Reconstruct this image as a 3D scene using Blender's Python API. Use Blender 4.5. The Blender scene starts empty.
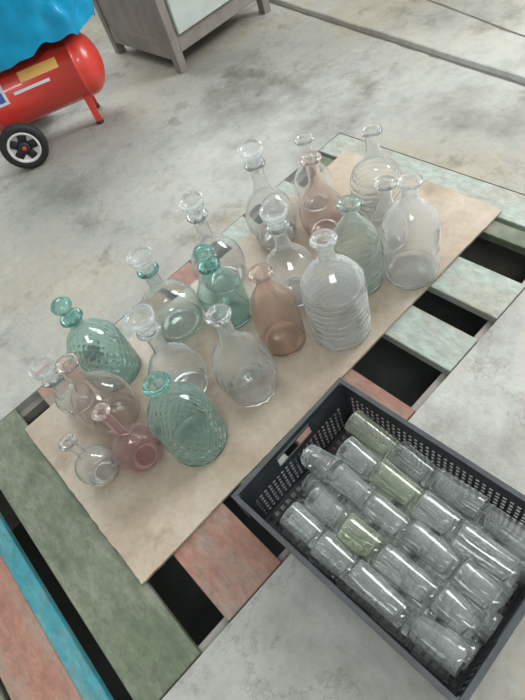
import bpy, bmesh, math, random
from mathutils import Vector, Matrix, noise
random.seed(4)
scene=bpy.context.scene
# ---------------------------------------------------------------- helpers
def link(o): scene.collection.objects.link(o); return o
def new_obj(name,bm,mats=(),smooth=False,parent=None):
    me=bpy.data.meshes.new(name); bm.to_mesh(me); bm.free()
    for m in mats: me.materials.append(m)
    if smooth:
        for p in me.polygons: p.use_smooth=True
    o=link(bpy.data.objects.new(name,me))
    if parent: o.parent=parent
    return o
def empty(name,loc=(0,0,0),rz=0):
    e=bpy.data.objects.new(name,None); e.location=loc; e.rotation_euler=(0,0,rz); return link(e)
def add_box(bm,x0,x1,y0,y1,z0,z1,mi=0):
    v=[bm.verts.new((x,y,z)) for z in(z0,z1) for x,y in((x0,y0),(x1,y0),(x1,y1),(x0,y1))]
    fs=[(3,2,1,0),(4,5,6,7),(0,1,5,4),(1,2,6,5),(2,3,7,6),(3,0,4,7)]
    for f in fs:
        q=bm.faces.new([v[i] for i in f]); q.material_index=mi
    return v
def box(name,x0,x1,y0,y1,z0,z1,mat,parent=None,bev=0):
    bm=bmesh.new(); add_box(bm,x0,x1,y0,y1,z0,z1)
    if bev: bmesh.ops.bevel(bm,geom=bm.edges[:],offset=bev,segments=2,affect='EDGES')
    return new_obj(name,bm,[mat],parent=parent)
def revolve(bm,prof,n=40,mi=0,M=None,wave=None):
    rings=[]
    for r,z in prof:
        ring=[]
        if r<1e-5:
            p=Vector((0,0,z)); p=M@p if M else p
            ring=[bm.verts.new(p)]
        else:
            for i in range(n):
                a=2*math.pi*i/n; rr=r*(1+(wave(a,z) if wave else 0))
                p=Vector((rr*math.cos(a),rr*math.sin(a),z)); p=M@p if M else p
                ring.append(bm.verts.new(p))
        rings.append(ring)
    for A,B in zip(rings,rings[1:]):
        for i in range(n):
            j=(i+1)%n
            if len(A)==1 and len(B)==1: continue
            if len(A)==1: f=bm.faces.new((A[0],B[j],B[i]))
            elif len(B)==1: f=bm.faces.new((A[i],A[j],B[0]))
            else: f=bm.faces.new((A[i],A[j],B[j],B[i]))
            f.material_index=mi; f.smooth=True
# ---------------------------------------------------------------- materials
def mat_new(name):
    m=bpy.data.materials.new(name); m.use_nodes=True; nt=m.node_tree; nt.nodes.clear()
    out=nt.nodes.new('ShaderNodeOutputMaterial'); return m,nt,out
def N(nt,t,**k):
    n=nt.nodes.new(t)
    for a,b in k.items(): setattr(n,a,b)
    return n
def tex_noise(nt,scale,detail=6,rough=.6,vec=None):
    n=N(nt,'ShaderNodeTexNoise'); n.inputs['Scale'].default_value=scale; n.inputs['Detail'].default_value=detail; n.inputs['Roughness'].default_value=rough
    if vec is None:
        tc=N(nt,'ShaderNodeTexCoord'); vec=tc.outputs['Object']
    nt.links.new(vec,n.inputs['Vector']); return n
def ramp(nt,src,stops):
    r=N(nt,'ShaderNodeValToRGB'); e=r.color_ramp.elements
    while len(e)<len(stops): e.new(.5)
    for el,(p,c) in zip(e,stops): el.position=p; el.color=c if len(c)==4 else (*c,1)
    nt.links.new(src,r.inputs['Fac']); return r
def mix(nt,fac,a,b,mode='MIX'):
    m=N(nt,'ShaderNodeMix',data_type='RGBA',blend_type=mode)
    for s,i in((fac,0),(a,6),(b,7)):
        if hasattr(s,'links'): nt.links.new(s,m.inputs[i])
        else: m.inputs[i].default_value=s if i==0 else (*s,1)
    return m.outputs[2]
def pbr(name,col,rough=.6,var=.15,scale=8,metal=0,bump=.0,bscale=40,col2=None,stain=.5,coat=0):
    m,nt,out=mat_new(name)
    b=N(nt,'ShaderNodeBsdfPrincipled'); nt.links.new(b.outputs[0],out.inputs[0])
    n=tex_noise(nt,scale)
    c2=col2 or tuple(max(0,c*(1-var*2)) for c in col)
    r=ramp(nt,n.outputs['Fac'],[(.5-stain*.3,c2),(.5+stain*.3,col)])
    nt.links.new(r.outputs[0],b.inputs['Base Color'])
    b.inputs['Roughness'].default_value=rough; b.inputs['Metallic'].default_value=metal
    b.inputs['Coat Weight'].default_value=coat
    if bump:
        n2=tex_noise(nt,bscale); bp=N(nt,'ShaderNodeBump'); bp.inputs['Strength'].default_value=bump; bp.inputs['Distance'].default_value=.004
        nt.links.new(n2.outputs['Fac'],bp.inputs['Height']); nt.links.new(bp.outputs[0],b.inputs['Normal'])
    return m
def concrete(name,k=1.0):
    m,nt,out=mat_new(name); b=N(nt,'ShaderNodeBsdfPrincipled'); nt.links.new(b.outputs[0],out.inputs[0])
    big=tex_noise(nt,.75,8,.66); mid=tex_noise(nt,1.5,12,.64); fine=tex_noise(nt,26,8,.7); edge=tex_noise(nt,3.4,11,.70); grime=tex_noise(nt,1.9,10,.7)
    cc=lambda r,g,b_:(r*k,g*k,b_*k)
    c=ramp(nt,mid.outputs['Fac'],[(.36,cc(.20,.20,.18)),(.45,cc(.295,.295,.27)),(.54,cc(.375,.38,.355)),(.66,cc(.47,.475,.45))]).outputs[0]
    st=ramp(nt,big.outputs['Fac'],[(.46,(0,0,0)),(.58,(1,1,1))]).outputs[0]
    c=mix(nt,st,c,mix(nt,1.0,c,(.72,.65,.555),'MULTIPLY'))
    gr=ramp(nt,grime.outputs['Fac'],[(.56,(1,1,1)),(.64,(.62,.60,.55)),(.72,(.50,.48,.43))]).outputs[0]
    c=mix(nt,.8,c,gr,'MULTIPLY')
    spr=ramp(nt,edge.outputs['Fac'],[(.34,(.55,.53,.48)),(.41,(.92,.92,.90)),(.60,(1,1,1)),(.66,(1.18,1.18,1.17))]).outputs[0]
    c=mix(nt,.8,c,spr,'MULTIPLY')
    f=ramp(nt,fine.outputs['Fac'],[(.30,(.68,.67,.65)),(.48,(.97,.97,.97)),(.70,(1.10,1.10,1.10))]).outputs[0]
    c=mix(nt,.55,c,f,'MULTIPLY')
    tc=N(nt,'ShaderNodeTexCoord')
    v=N(nt,'ShaderNodeTexVoronoi',feature='DISTANCE_TO_EDGE'); v.inputs['Scale'].default_value=.8
    w=tex_noise(nt,3,6,.7); va=N(nt,'ShaderNodeVectorMath',operation='MULTIPLY_ADD'); nt.links.new(w.outputs['Color'],va.inputs[0]); va.inputs[1].default_value=(.7,.7,.7); nt.links.new(tc.outputs['Object'],va.inputs[2]); nt.links.new(va.outputs[0],v.inputs['Vector'])
    ck=ramp(nt,v.outputs['Distance'],[(.0,(.4,.38,.35)),(.007,(1,1,1))]).outputs[0]
    c=mix(nt,.4,c,ck,'MULTIPLY')
    nt.links.new(c,b.inputs['Base Color']); b.inputs['Roughness'].default_value=.5
    bp=N(nt,'ShaderNodeBump'); bp.inputs['Strength'].default_value=.7; bp.inputs['Distance'].default_value=.015
    s=N(nt,'ShaderNodeMath',operation='MULTIPLY_ADD'); nt.links.new(fine.outputs['Fac'],s.inputs[0]); s.inputs[1].default_value=.17; nt.links.new(edge.outputs['Fac'],s.inputs[2])
    nt.links.new(s.outputs[0],bp.inputs['Height']); nt.links.new(bp.outputs[0],b.inputs['Normal'])
    return m
def painted_wood(name,paint,bare,amount=.5,scale=7):
    m,nt,out=mat_new(name); b=N(nt,'ShaderNodeBsdfPrincipled'); nt.links.new(b.outputs[0],out.inputs[0])
    tc=N(nt,'ShaderNodeTexCoord'); mp=N(nt,'ShaderNodeMapping'); mp.inputs['Scale'].default_value=(1,.45,1); nt.links.new(tc.outputs['Object'],mp.inputs[0])
    n=tex_noise(nt,scale,9,.72,mp.outputs[0]); g=tex_noise(nt,scale*6,7,.75,mp.outputs[0])
    k=ramp(nt,n.outputs['Fac'],[(amount-.07,(0,0,0)),(amount+.09,(1,1,1))]).outputs[0]
    c=mix(nt,k,bare,paint)
    gg=ramp(nt,g.outputs['Fac'],[(.33,(.5,.5,.5)),(.62,(1.05,1.05,1.05))]).outputs[0]
    c=mix(nt,.7,c,gg,'MULTIPLY'); nt.links.new(c,b.inputs['Base Color']); b.inputs['Roughness'].default_value=.55
    bp=N(nt,'ShaderNodeBump'); bp.inputs['Strength'].default_value=.5; bp.inputs['Distance'].default_value=.004; nt.links.new(g.outputs['Fac'],bp.inputs['Height']); nt.links.new(bp.outputs[0],b.inputs['Normal'])
    return m
def real_glass(name,col,haze=.1,hcol=(.9,.95,.95),rough=.03,bscale=22,bstr=.25,edge=2.0):
    m,nt,out=mat_new(name)
    n=tex_noise(nt,bscale,3,.5); bp=N(nt,'ShaderNodeBump'); bp.inputs['Strength'].default_value=bstr; bp.inputs['Distance'].default_value=.003; nt.links.new(n.outputs['Fac'],bp.inputs['Height'])
    g=N(nt,'ShaderNodeBsdfGlass'); g.inputs['Color'].default_value=(*col,1); g.inputs['IOR'].default_value=1.47; g.inputs['Roughness'].default_value=rough; nt.links.new(bp.outputs[0],g.inputs['Normal'])
    df=N(nt,'ShaderNodeBsdfDiffuse'); df.inputs[0].default_value=(*hcol,1)
    tl=N(nt,'ShaderNodeBsdfTranslucent'); tl.inputs[0].default_value=(*hcol,1)
    ds=N(nt,'ShaderNodeMixShader'); ds.inputs[0].default_value=.5; nt.links.new(df.outputs[0],ds.inputs[1]); nt.links.new(tl.outputs[0],ds.inputs[2])
    lw=N(nt,'ShaderNodeLayerWeight'); lw.inputs['Blend'].default_value=.5
    p=N(nt,'ShaderNodeMath',operation='POWER'); nt.links.new(lw.outputs['Facing'],p.inputs[0]); p.inputs[1].default_value=2.5
    dn=tex_noise(nt,12,6,.7); dr=ramp(nt,dn.outputs['Fac'],[(.38,(.25,.25,.25)),(.68,(1,1,1))])
    h0=N(nt,'ShaderNodeMath',operation='MULTIPLY_ADD'); nt.links.new(p.outputs[0],h0.inputs[0]); h0.inputs[1].default_value=haze*edge; h0.inputs[2].default_value=haze
    hz=N(nt,'ShaderNodeMath',operation='MULTIPLY'); nt.links.new(dr.outputs[0],hz.inputs[0]); nt.links.new(h0.outputs[0],hz.inputs[1])
    s2=N(nt,'ShaderNodeMixShader'); nt.links.new(hz.outputs[0],s2.inputs[0]); nt.links.new(g.outputs[0],s2.inputs[1]); nt.links.new(ds.outputs[0],s2.inputs[2])
    nt.links.new(s2.outputs[0],out.inputs[0]); return m
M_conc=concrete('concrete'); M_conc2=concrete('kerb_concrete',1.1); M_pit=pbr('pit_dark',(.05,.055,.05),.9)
M_mint=painted_wood('mint_paint',(.33,.38,.335),(.33,.32,.27),.46)
M_green=painted_wood('green_paint',(.10,.125,.075),(.19,.20,.15),.47)
M_terra=painted_wood('terracotta_paint',(.29,.14,.10),(.25,.20,.16),.45)
M_turq=painted_wood('turquoise_paint',(.03,.22,.26),(.13,.21,.21),.42)
M_black=pbr('black_plastic',(.038,.045,.05),.42,.2,20)
M_red=pbr('red_enamel',(.66,.05,.035),.35,.08,6,coat=.3)
M_rub=pbr('rubber',(.025,.025,.025),.7); M_white=pbr('white_plastic',(.75,.75,.72),.4,.05)
M_steel=pbr('steel',(.5,.5,.5),.3,.1,metal=1)
M_yel=pbr('yellow_label',(.80,.45,.12),.5,.05); M_wlab=pbr('white_label',(.7,.72,.78),.5,.05); M_blab=pbr('blue_label',(.06,.10,.42),.5,.05)
M_bag=pbr('blue_plastic_film',(.0,.33,.60),.28,.15,7,bump=.9,bscale=16)
M_cabf=pbr('cabinet_frame_paint',(.27,.245,.22),.55,.15,7,bump=.2)
M_cabp=pbr('cabinet_panel_paint',(.50,.55,.52),.5,.08,9,bump=.15)
M_wall=pbr('wall_plaster',(.45,.46,.43),.8,.06,3)
def cardboard():
    m,nt,out=mat_new('cardboard'); b=N(nt,'ShaderNodeBsdfPrincipled'); nt.links.new(b.outputs[0],out.inputs[0])
    n=tex_noise(nt,2.6,9,.66); f=tex_noise(nt,50,8,.75); s=tex_noise(nt,6,6,.7)
    c=ramp(nt,n.outputs['Fac'],[(.32,(.27,.205,.145)),(.46,(.375,.305,.23)),(.58,(.43,.37,.30)),(.70,(.55,.51,.45))]).outputs[0]
    k=ramp(nt,s.outputs['Fac'],[(.30,(.66,.60,.52)),(.42,(1,1,1))]).outputs[0]
    c=mix(nt,.8,c,k,'MULTIPLY')
    g=ramp(nt,f.outputs['Fac'],[(.3,(.78,.78,.78)),(.6,(1,1,1))]).outputs[0]
    nt.links.new(mix(nt,.7,c,g,'MULTIPLY'),b.inputs['Base Color']); b.inputs['Roughness'].default_value=.38
    return m
M_card=cardboard()
# ---------------------------------------------------------------- floor with pit
PX0,PX1,PY0,PY1=-1.9,1.53,.455,1.56
bm=bmesh.new()
for x0,x1,y0,y1 in((-5,6,-3,PY0),(-5,6,PY1,7),(-5,PX0,PY0,PY1),(PX1,6,PY0,PY1)):
    add_box(bm,x0,x1,y0,y1,-.6,0)
new_obj('floor',bm,[M_conc])
box('wall_back',-5,6,7,7.15,0,3.2,M_wall); box('wall_front',-5,6,-3.15,-3,0,3.2,M_wall)
box('wall_left',-5.15,-5,-3.15,7.15,0,3.2,M_wall); box('wall_right',6,6.15,-3.15,7.15,0,3.2,M_wall)
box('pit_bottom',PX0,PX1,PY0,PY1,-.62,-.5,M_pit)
bm=bmesh.new()
for y0,y1 in((PY0+.001,PY0+.03),(PY1-.03,PY1-.001)): add_box(bm,PX0+.01,PX1-.01,y0,y1,-.07,-.031)
new_obj('pit_ledge',bm,[M_cabf])
planks=[(-.93,-.70,M_green),(-.685,-.540,M_terra),(-.540,-.490,M_turq),(-.445,-.262,M_green),(-.165,.027,M_terra),(.10,.25,M_mint),(.30,.42,M_terra),(.45,.592,M_terra),(.757,.90,M_mint),(.998,1.16,M_mint),(1.297,1.365,M_green),(1.385,1.525,M_mint)]
for x0,x1,m in planks:
    o=box('wooden_plank',x0,x1,PY0+.004,PY1-.004,-.03,.002+random.uniform(-.001,.001),m,bev=.002)
# raised kerb beyond the joint
def joint_x(y): return 2.10+(2.41-2.10)*(y-.8)/(2.87-.8)
bm=bmesh.new(); A=[];nseg=120
for i in range(nseg+1):
    y=-2.9+9.8*i/nseg; x=joint_x(y)+.010*noise.noise(Vector((y*3,0,2)))+.006*noise.noise(Vector((y*15,0,2)))
    A.append([bm.verts.new((x,y,.0005)),bm.verts.new((x+.010,y,.018)),bm.verts.new((x+.018,y,.021)),bm.verts.new((5.95,y,.021))])
for a,b in zip(A,A[1:]):
    for k in range(3): bm.faces.new((a[k],a[k+1],b[k+1],b[k]))
new_obj('floor_kerb',bm,[M_conc2])
# ---------------------------------------------------------------- cardboard
bm=bmesh.new(); nx,ny=110,50; g=[]
for j in range(ny+1):
    row=[]
    for i in range(nx+1):
        u,v=i/nx,j/ny; x=-.272+1.69*u; y=.697+.735*v
        el=max(0,1-u*12); ef=max(0,1-v*12)
        x+=.006*noise.noise(Vector((0,v*4,3)))+ (.02*(v-.5) if u>.5 else 0)*u+el*.0035*noise.noise(Vector((7,v*26,3))); y+=.005*noise.noise(Vector((u*5,v*2,1)))+ef*.002*noise.noise(Vector((u*60,0,9)))
        z=.016+.0025*noise.noise(Vector((x*4,y*4,0)))
        row.append(bm.verts.new((x,y,z)))
    g.append(row)
for j in range(ny):
    for i in range(nx): bm.faces.new((g[j][i],g[j][i+1],g[j+1][i+1],g[j+1][i]))
o=new_obj('cardboard_sheet',bm,[M_card],False); s=o.modifiers.new('thick','SOLIDIFY'); s.thickness=.010; s.offset=-1
# ---------------------------------------------------------------- floor joints
def strip(name,pts,w,mat,z=.001):
    bm=bmesh.new(); L=[];
    for i,(x,y) in enumerate(pts):
        a=pts[max(0,i-1)]; b=pts[min(len(pts)-1,i+1)]; d=Vector((b[0]-a[0],b[1]-a[1])).normalized(); n=Vector((-d.y,d.x))
        ww=w*(1+.7*noise.noise(Vector((x*9,y*9,0))))
        L.append((bm.verts.new((x+n.x*ww/2,y+n.y*ww/2,z)),bm.verts.new((x-n.x*ww/2,y-n.y*ww/2,z))))
    for A,B in zip(L,L[1:]): bm.faces.new((A[0],A[1],B[1],B[0]))
    return new_obj(name,bm,[mat])
M_joint=pbr('joint_grime',(.11,.10,.085),.8)
strip('floor_joint',[(joint_x(-2.9+9.8*i/150)-.004+.006*noise.noise(Vector((i*.7,3,0))),-2.9+9.8*i/150) for i in range(151)],.022,M_joint)
strip('floor_joint',[(2.08+.294*(y+0)/1.0*1.0+.012*noise.noise(Vector((y*4,8,0))),y) for y in [.2+i*.05 for i in range(80)]],.012,M_joint,.022)
# ---------------------------------------------------------------- bottles
HZ=.12
G={'clear':real_glass('clear_glass',(.985,.99,.988),HZ,(.93,.95,.945),.02),
 'milky':real_glass('milky_glass',(.985,.99,.988),.24,(.93,.95,.945),.03),
 'mint':real_glass('mint_glass',(.95,.978,.968),HZ,(.84,.93,.90),.02),
 'teal':real_glass('teal_glass',(.885,.957,.94),HZ,(.68,.86,.82),.02),
 'tealrim':real_glass('teal_rim_glass',(.69,.89,.86),.12,(.48,.75,.72),.02),
 'pink':real_glass('pink_glass',(.98,.94,.925),HZ,(.93,.87,.84),.02),
 'peach':real_glass('peach_glass',(.965,.90,.86),HZ,(.90,.79,.73),.02),
 'rose':real_glass('rose_glass',(.94,.85,.855),HZ,(.84,.74,.73),.02),
 'frost':real_glass('frosted_glass',(.97,.985,.98),.36,(.95,.97,.96),.15)}
def smooth_prof(pts,n=6):
    out=[]
    for i in range(len(pts)-1):
        p0=pts[max(0,i-1)];p1=pts[i];p2=pts[i+1];p3=pts[min(len(pts)-1,i+2)]
        for k in range(n):
            t=k/n
            out.append(tuple(.5*((2*p1[c])+(-p0[c]+p2[c])*t+(2*p0[c]-5*p1[c]+4*p2[c]-p3[c])*t*t+(-p0[c]+3*p1[c]-3*p2[c]+p3[c])*t**3) for c in(0,1)))
    out.append(pts[-1]); return [(max(r,.0),z) for r,z in out]
def bottle(x,y,r,h,kind,col,rim=None,stop=None,ribs=None,rz=0,name='glass_bottle'):
    bm=bmesh.new(); ri=1
    sth={None:0,'ball':.075,'cup':.065}[stop]
    hb=h-sth
    nr=.024 if kind!='flask' else .014
    if kind=='cyl':
        sh=hb*.61
        body=[(r*.86,.0),(r*.97,.008),(r,.03),(r,.5*sh),(r*.99,.9*sh),(r*.93,sh),(r*.70,sh+.035),(nr*1.5,sh+.064),(nr,sh+.088),(nr,hb-.02),(nr*1.05,hb-.012)]
    elif kind=='pear':
        body=[(r*.74,.0),(r*.84,.008),(r*.93,hb*.12),(r,hb*.26),(r*.97,hb*.40),(r*.80,hb*.53),(r*.46,hb*.63),(nr*1.25,hb*.72),(nr,hb*.79),(nr,hb-.02),(nr*1.05,hb-.012)]
    elif kind=='round':
        body=[(r*.66,.0),(r*.80,.008),(r*.95,hb*.14),(r,hb*.27),(r*.93,hb*.41),(r*.66,hb*.54),(nr*1.5,hb*.63),(nr,hb*.72),(nr*.95,hb-.02),(nr*1.05,hb-.012)]
    else:
        body=[(r*.5,.0),(r*.66,.006),(r*.95,r*.55),(r,r*.95),(r*.86,r*1.45),(r*.5,r*1.85),(nr*1.2,r*2.1),(nr,r*2.4),(nr,hb-.02),(nr*1.05,hb-.012)]
    prof=smooth_prof(body,9); zt=body[5][1]
    if ribs=='h':
        prof=[(rr*(1+(.020*math.sin(z*2*math.pi/.026) if .02<z<zt else 0)),z) for rr,z in smooth_prof(body,26)]
    wave=None; nn=72
    if ribs=='d':
        prof=smooth_prof(body,30); nn=144
        wave=lambda a,z: (.030*(abs(math.sin(a*10+z*75))*abs(math.sin(a*10-z*75)))-.013 if .02<z<zt*.98 else 0)
    if ribs=='v':
        nn=96
        wave=lambda a,z: (.02*math.sin(a*16) if .01<z<zt else 0)
    th=.0035; lr=prof[-1][0]
    outer=[(0,.020),(r*.35,.014),(r*.6,.003)]+prof
    lip=[(lr+.008,hb-.011),(lr+.013,hb-.005),(lr+.010,hb+.001),(lr,hb+.002),(lr-.003,hb-.004)]
    revolve(bm,outer,nn,wave=wave)
    inner=[(max(rr-th,.004),max(z+(th if z<.02 else 0),.012)) for rr,z in prof if z>.012]
    revolve(bm,[prof[-1]]+lip+[(inner[-1][0],inner[-1][1])],nn,mi=ri)
    revolve(bm,inner[::-1]+[(r*.55,.012),(r*.3,.022),(0,.026)],nn,wave=(None if ribs=='d' else wave))
    bmesh.ops.remove_doubles(bm,verts=bm.verts[:],dist=.00005)
    bmesh.ops.recalc_face_normals(bm,faces=bm.faces[:])
    if stop=='ball':
        revolve(bm,[(0,hb-.035),(nr*.5,hb-.035),(nr*.72,hb+.002),(nr*.6,hb+.012),(nr*.62,hb+.022),(.020,hb+.032),(.031,hb+.046),(.032,hb+.058),(.022,hb+.070),(.008,hb+.075),(0,hb+.075)],40,mi=1)
    if stop=='cup':
        s=.043
        revolve(bm,[(0,hb-.035),(nr*.5,hb-.035),(nr*.75,hb-.0),(nr*.85,hb+.010),(s*.72,hb+.022),(s*.93,hb+.040),(s,hb+.062),(s*.95,hb+.065),(s*.84,hb+.046),(s*.5,hb+.030),(0,hb+.024)],40,mi=2)
    mats=[G[col],G[rim or col],G['frost']]
    o=new_obj(name,bm,mats,True); o.location=(x,y,.0185); o.rotation_euler=(0,0,rz); return o
BT=[(875,1313,410,92,'pear','clear',None,'cup',None),(1108,1311,295,77,'round','clear',None,None,None),(1006,1177,325,83,'round','pink',None,None,None),
(1206,1083,330,94,'pear','clear',None,None,'h'),(1075,929,265,67,'round','clear',None,None,None),(1005,778,380,89,'cyl','milky',None,None,None),
(874,896,350,81,'cyl','mint','teal',None,'h'),(608,1328,385,98,'round','clear',None,'cup',None),(717,1053,380,91,'pear','clear',None,'cup',None),
(681,812,410,95,'cyl','milky',None,None,'h'),(537,937,335,75,'cyl','peach',None,None,None),(505,1177,335,80,'cyl','teal','tealrim','ball',None),
(347,893,375,92,'pear','clear',None,None,'v'),(361,1306,360,104,'pear','mint','tealrim','cup',None),(85,1339,390,92,'cyl','teal','tealrim','ball','d'),
(208,1076,385,90,'round','clear',None,'cup',None),(109,888,345,91,'cyl','teal','tealrim',None,'d'),(-18,1182,325,93,'pear','pink',None,None,None),
(-39,985,300,75,'flask','rose','pink',None,None),(-161,1049,225,63,'flask','clear',None,None,None),(-80,1338,245,60,'round','clear',None,'cup',None)]
for X,Y,h,r_,kind,col,rim,st,ribs in BT:
    bottle(X/1000,Y/1000,r_/1000,h/1000,kind,col,rim,st,ribs,rz=random.random())
# ---------------------------------------------------------------- plastic crate
CR=empty('plastic_crate',(.262,.283,.004),math.radians(1.6))
W,D,HH=.395,.60,.215
def panel(name,lines_x,lines_z,hole,place):
    bm=bmesh.new(); vs={}
    def V(i,k):
        if (i,k) not in vs: vs[(i,k)]=bm.verts.new(place(lines_x[i],lines_z[k]))
        return vs[(i,k)]
    for i in range(len(lines_x)-1):
        for k in range(len(lines_z)-1):
            cx=(lines_x[i]+lines_x[i+1])/2; cz=(lines_z[k]+lines_z[k+1])/2
            if not hole(i,k,cx,cz): bm.faces.new((V(i,k),V(i+1,k),V(i+1,k+1),V(i,k+1)))
    o=new_obj(name,bm,[M_black],parent=CR); s=o.modifiers.new('t','SOLIDIFY'); s.thickness=.003; s.offset=0; return o
def lines(L,step,frac):
    out=[0]; n=int((L-.04)/step); m=(L-n*step)/2; x=m
    for i in range(n): out+= [x+step*(1-frac)/2, x+step*(1+frac)/2]; x+=step
    return sorted(set(out+[L]))
LZ=[0,.015]; z=.02
while z<HH-.045: LZ+=[z,z+.010]; z+=.0175
LZ+=[HH-.022,HH]
LX=lines(D,.0165,.55); LS=lines(W,.0165,.5)
hole=lambda i,k,cx,cz: i%2==1 and k%2==0 and k>=2 and k<len(LZ)-3
taper=lambda z: .008*(1-z/HH)
panel('long_side_left',LX,LZ,hole,lambda s,z:(-W/2+taper(z),-D/2+s,z))
panel('long_side_right',LX,LZ,hole,lambda s,z:(W/2-taper(z),-D/2+s,z))
def hole2(i,k,cx,cz):
    if abs(cx-W/2)<.06 and HH-.075<cz<HH-.03: return True
    if cz>HH-.09 : return False
    return i%2==1 and k%2==0 and k>=2
panel('short_side_far',LS,LZ,hole2,lambda s,z:(-W/2+s,D/2-taper(z),z))
panel('short_side_near',LS,LZ,hole2,lambda s,z:(-W/2+s,-D/2+taper(z),z))
bm=bmesh.new()
for x in [i*.022 for i in range(-8,9)]: add_box(bm,x-.004,x+.004,-D/2+.01,D/2-.01,.0,.005)
for y in [i*.022 for i in range(-13,14)]: add_box(bm,-W/2+.01,W/2-.01,y-.004,y+.004,.0005,.0045)
new_obj('base_grid',bm,[M_black],parent=CR)
bm=bmesh.new()
for z0,z1,e in((HH-.005,HH,.009),(HH-.036,HH-.032,.008)):
    add_box(bm,-W/2-e,-W/2+.003,-D/2-e,D/2+e,z0,z1); add_box(bm,W/2-.003,W/2+e,-D/2-e,D/2+e,z0,z1)
    add_box(bm,-W/2+.003,W/2-.003,D/2-.003,D/2+e,z0,z1); add_box(bm,-W/2+.003,W/2-.003,-D/2-e,-D/2+.003,z0,z1)
for i in range(19):
    y=-D/2+.01+i*(D-.02)/18
    for sx in(-1,1): add_box(bm,*sorted((sx*W/2,sx*(W/2+.008))),y-.0015,y+.0015,HH-.034,HH-.004)
for i in range(12):
    x=-W/2+.01+i*(W-.02)/11
    if abs(x)<.06: continue
    for sy_ in(-1,1): add_box(bm,x-.0015,x+.0015,*sorted((sy_*D/2,sy_*(D/2+.008))),HH-.034,HH-.004)
for sx in(-1,1):
    for sy_ in(-1,1): add_box(bm,*sorted((sx*(W/2-.008),sx*(W/2+.008))),*sorted((sy_*(D/2-.008),sy_*(D/2+.008))),HH-.14,HH-.004)
new_obj('rim',bm,[M_black],parent=CR)
# ---------------------------------------------------------------- glasses in the crate
GG=real_glass('tumbler_glass',(.99,.997,.995),.09,(.93,.98,.975),.015,30,.12,3.0)  # pale haze mixed into both tumbler glasses as painted brightness
GGg=real_glass('green_tumbler_glass',(.965,.985,.93),.10,(.88,.94,.82),.015,30,.12,3.0)
bm=bmesh.new()
def tumbler(bm,M,r=.038,h=.105,mi=0,flute=True):
    nf=random.choice((9,12))
    wv=(lambda a,z:(.022*math.cos(a*nf) if .012<z<h*.62 else 0)) if flute else None
    out=[(0,.0),(r*.80,.0),(r*.85,.004),(r*.865,.012),(r*.885,h*.2),(r*.91,h*.45),(r*.94,h*.62),(r*.955,h*.70),(r*.98,h*.85),(r,h-.002),(r-.001,h),(r-.003,h)]
    inn=[(r-.0035,h-.003),(r*.93-.001,h*.70),(r*.885-.002,h*.4),(r*.84-.002,.020),(r*.72,.014),(0,.012)]
    b2=bmesh.new(); revolve(b2,out,36,mi,M,wv)
    revolve(b2,[(r-.003,h)]+inn,36,mi,M)
    bmesh.ops.remove_doubles(b2,verts=b2.verts[:],dist=.00005); bmesh.ops.recalc_face_normals(b2,faces=b2.faces[:])
    me=bpy.data.meshes.new('tmp'); b2.to_mesh(me); b2.free(); bm.from_mesh(me); bpy.data.meshes.remove(me)
CM=Matrix.Translation((.262,.283,.004))@Matrix.Rotation(math.radians(1.6),4,'Z')
PW=.0735; RT=.0345
for layer,(nc,zc) in enumerate(((5,.043),(4,.103),(5,.165))):
    for c in range(nc):
        k=0; y=-.285+random.uniform(0,.03 if layer==2 else .012)
        while y<(.17 if layer==2 else .19):
            top=layer==2
            x=(c-(nc-1)/2)*PW*(.96 if top else 1)+random.uniform(-.003,.003)*top
            hh=random.choice((.088,.095,.102,.120,.135) if top else (.088,.095,.102))
            rt=random.choice((.0315,.0335,.0345)) if top else RT
            if y+hh>.287: hh=.088
            flip=(layer==1) or (top and random.random()<.22)
            zz=zc+(random.uniform(-.006,.006) if top else 0)
            R=Matrix.Rotation(random.uniform(-.09,.09)*top,4,'Z')@Matrix.Rotation(-math.pi/2+random.uniform(-.04,.16)*top,4,'X')@Matrix.Rotation(random.random()*6,4,'Z')
            T=Matrix.Translation((x,y,zz))
            if flip: T=Matrix.Translation((x,y+hh,zz))@Matrix.Rotation(math.pi,4,'Z')
            green=(top and c==1 and k==2) or random.random()<.06
            tumbler(bm,CM@T@R,rt,hh,1 if green else 0,random.random()<.6)
            y+=hh+.003; k+=1
new_obj('drinking_glasses',bm,[GG,GGg],True)
# ---------------------------------------------------------------- air compressor
ACL=(.862,3.10,0); YA=math.radians(25.5)
AC=empty('air_compressor',ACL,-YA)
RX=Matrix.Rotation(math.pi/2,4,'Y'); R=.160; L2=.38
bm=bmesh.new()
prof=[(0,-L2)]+[(R*math.sin(a),-L2+.11*(1-math.cos(a))) for a in [math.radians(t) for t in range(10,91,10)]]
prof+=[(R,-L2+.13),(R+.003,-L2+.132),(R+.003,-L2+.137),(R,-L2+.14)]
prof+=[(r,-z) for r,z in reversed(prof)]
revolve(bm,prof,56,0,Matrix.Translation((0,0,.28))@RX)
new_obj('tank',bm,[M_red],True,AC)
def patch(name,x0,x1,a0,a1,m,rr):
    bm=bmesh.new(); g=[]
    for i in range(9):
        a=math.radians(a0+(a1-a0)*i/8); g.append([bm.verts.new((x,-rr*math.cos(a),.28+rr*math.sin(a))) for x in(x0,x1)])
    for A,B in zip(g,g[1:]): bm.faces.new((A[0],A[1],B[1],B[0]))
    new_obj(name,bm,[m],True,AC)
patch('label_yellow',-.04,.17,28,46,M_yel,R+.002); patch('label_white',-.26,-.14,5,45,M_wlab,R+.002); patch('label_blue',-.245,-.155,10,26,M_blab,R+.003)
patch('label_blue_2',-.10,.10,14,19,M_wlab,R+.002)
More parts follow.
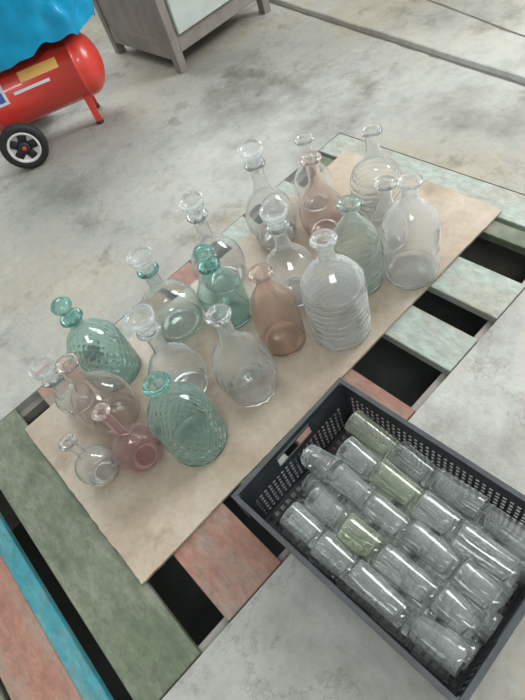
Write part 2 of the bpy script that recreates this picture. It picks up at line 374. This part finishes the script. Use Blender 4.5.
for s in(-1,1):
    Wm=Matrix.Translation((-.18,s*.275,.122))@Matrix.Rotation(math.pi/2*(1 if s<0 else -1),4,'X')
    bm=bmesh.new()
    revolve(bm,[(.084,-.02),(.112,-.024),(.121,-.014),(.121,.014),(.112,.024),(.084,.02),(.080,.012),(.080,-.012),(.084,-.02)],48,0,Wm)
    revolve(bm,[(.084,.021),(.080,.024),(.072,.022),(.070,.008),(.0,.008)],48,1,Wm)
    revolve(bm,[(.030,.008),(.030,.024),(.016,.028),(.0,.028)],24,0,Wm)
    revolve(bm,[(.012,.028),(.010,.034),(.0,.034)],16,3,Wm)
    for k in range(5):
        a=k*2*math.pi/5; Mk=Wm@Matrix.Rotation(a,4,'Z')
        vs=add_box(bm,.020,.071,-.022,.022,.009,.012,2)
        for v in vs: v.co=Mk@v.co
    new_obj('wheel_'+('front' if s<0 else 'back'),bm,[M_rub,M_white,M_rub,M_red],True,AC)
bm=bmesh.new(); revolve(bm,[(0,-.27),(.011,-.27),(.011,.27),(0,.27)],16,0,Matrix.Translation((-.18,0,.122))@Matrix.Rotation(math.pi/2,4,'X'))
new_obj('axle',bm,[M_steel],True,AC)
for i,(x,y) in enumerate(((.22,-.10),(.22,.10))):
    bm=bmesh.new(); add_box(bm,x-.018,x+.018,y-.01,y+.01,.012,.17); revolve(bm,[(0,0),(.022,0),(.022,.014),(0,.016)],16,1,Matrix.Translation((x,y,0)))
    new_obj(f'foot_{i+1}',bm,[M_red,M_rub],False,AC)
box('axle_bracket',-.20,-.16,-.2,.2,.115,.16,M_red,AC)
box('pump_block',-.30,-.10,-.09,.09,.42,.62,M_rub,AC,bev=.01)
bm=bmesh.new(); revolve(bm,[(0,-.12),(.08,-.12),(.085,-.1),(.085,.1),(.08,.12),(0,.12)],32,0,Matrix.Translation((.10,0,.51))@RX); new_obj('motor',bm,[M_rub],True,AC)
# plastic film draped over
bm=bmesh.new(); g=[]; nu,nv=140,50
se=lambda c:math.copysign(abs(c)**.75,c)
for j in range(nv+1):
    v=j/nv; row=[]
    for i in range(nu):
        a=2*math.pi*i/nu
        rx,ry=.45,.19
        if v<.5: t=v/.5; rr=t; zz=.82-.05*t**3
        else: t=(v-.5)/.5; rr=1.0+.02*t; zz=.77-.31*t
        x=rx*rr*se(math.cos(a)); y=ry*rr*se(math.sin(a))
        fold=noise.noise(Vector((x*7,y*7,zz*4)))*.06+noise.noise(Vector((x*18,y*18,zz*9)))*.035+abs(noise.noise(Vector((x*12,y*12,zz*7))))*.06
        k=1+.9*fold*(1 if v>.1 else v*10)
        z=zz+fold*.6+ (.02*math.sin(a*9)*max(0,v-.6))
        row.append(bm.verts.new((-.03+x*k+fold*.2,y*k,z)))
    g.append(row)
for A,B in zip(g,g[1:]):
    for i in range(nu):
        bm.faces.new((A[i],A[(i+1)%nu],B[(i+1)%nu],B[i]))
fo=new_obj('plastic_bag',bm,[M_bag],True); fo.location=ACL; fo.rotation_euler=(0,0,-YA)
# ---------------------------------------------------------------- metal cabinet
CB=empty('metal_cabinet',(1.57,2.82,0),0)
w,dp,ht=.76,.75,1.0; t=.055
for i,(x,y) in enumerate(((0,0),(w-t,0),(0,dp-t),(w-t,dp-t))): box(f'post_{i+1}',x,x+t,y,y+t,0,ht,M_cabf,CB,bev=.003)
box('bottom_rail',t,w-t,.004,t,.10,.17,M_cabf,CB,bev=.003)
box('side_rail',.004,t,t,dp-t,.07,.17,M_cabf,CB,bev=.003)
box('body',.008,w-.008,.012,dp-.01,.16,ht-.02,M_cabf,CB)
box('drawer_lower',t+.012,w-t-.012,-.010,.014,.19,.42,M_cabp,CB,bev=.004)
box('drawer_upper',t+.012,w-t-.012,-.010,.014,.44,.68,M_cabp,CB,bev=.004)
box('door',t+.012,w-t-.012,-.010,.014,.70,.96,M_cabp,CB,bev=.004)
box('handle_1',w/2-.07,w/2+.07,-.030,-.010,.30,.315,M_steel,CB,bev=.003)
box('handle_2',w/2-.07,w/2+.07,-.030,-.010,.55,.565,M_steel,CB,bev=.003)
box('top',-.01,w+.01,-.01,dp+.01,ht-.02,ht+.01,M_cabf,CB,bev=.004)
# ---------------------------------------------------------------- light
wd=bpy.data.worlds.new('world'); scene.world=wd; wd.use_nodes=True; nt=wd.node_tree; bg=nt.nodes['Background']
tc=N(nt,'ShaderNodeTexCoord'); dt=N(nt,'ShaderNodeVectorMath',operation='DOT_PRODUCT'); nt.links.new(tc.outputs['Generated'],dt.inputs[0]); dt.inputs[1].default_value=Vector((.62,.35,.70)).normalized()
rp=ramp(nt,dt.outputs['Value'],[(.0,(.47,.51,.505)),(.45,(.72,.77,.765)),(.72,(1.30,1.38,1.37)),(.95,(1.9,1.98,1.96))]); nt.links.new(rp.outputs[0],bg.inputs[0]); bg.inputs[1].default_value=.82
def area(name,loc,tgt,sx,sy_,power,col):
    l=bpy.data.lights.new(name,'AREA'); l.shape='RECTANGLE'; l.size=sx; l.size_y=sy_; l.energy=power; l.color=col
    o=link(bpy.data.objects.new(name,l)); o.location=loc; o.rotation_euler=(Vector(tgt)-Vector(loc)).to_track_quat('-Z','Y').to_euler()
area('window_light_right',(4.2,.2,2.6),(.6,.8,0),1.6,1.8,165,(1,.995,.98))
area('window_light_back',(1.2,5.5,3.2),(.6,1,0),2.4,1.4,125,(.96,1,1))
area('added_fill_left',(-.6,-1.2,3.3),(.3,.6,0),1.6,.5,55,(.97,1,1))  # added fill from the left for glass reflections, no real fitting
scene.view_settings.view_transform='Standard'
# ---------------------------------------------------------------- camera (hand-held phone, tilted)
F=525; H=1.4; TH=math.radians(38); RO=math.atan2(163,380); cr,sr=math.cos(RO),math.sin(RO); cy,sy=math.cos(YA),math.sin(YA)
cd=bpy.data.cameras.new('camera'); cam=link(bpy.data.objects.new('camera',cd)); scene.camera=cam
cd.sensor_fit='VERTICAL'; cd.sensor_height=24; cd.lens=24*F/700; cd.clip_start=.01
r=Vector((cy,-sy,0)); fw=Vector((math.sin(TH)*sy,math.sin(TH)*cy,-math.cos(TH))); up=Vector((math.cos(TH)*sy,math.cos(TH)*cy,math.sin(TH)))
ix=r*cr-up*sr; iy=r*sr+up*cr
cam.matrix_world=Matrix(((ix.x,iy.x,-fw.x,0),(ix.y,iy.y,-fw.y,0),(ix.z,iy.z,-fw.z,H),(0,0,0,1)))
try: scene.cycles.transparent_max_bounces=32; scene.cycles.max_bounces=28; scene.cycles.transmission_bounces=28
except Exception: pass
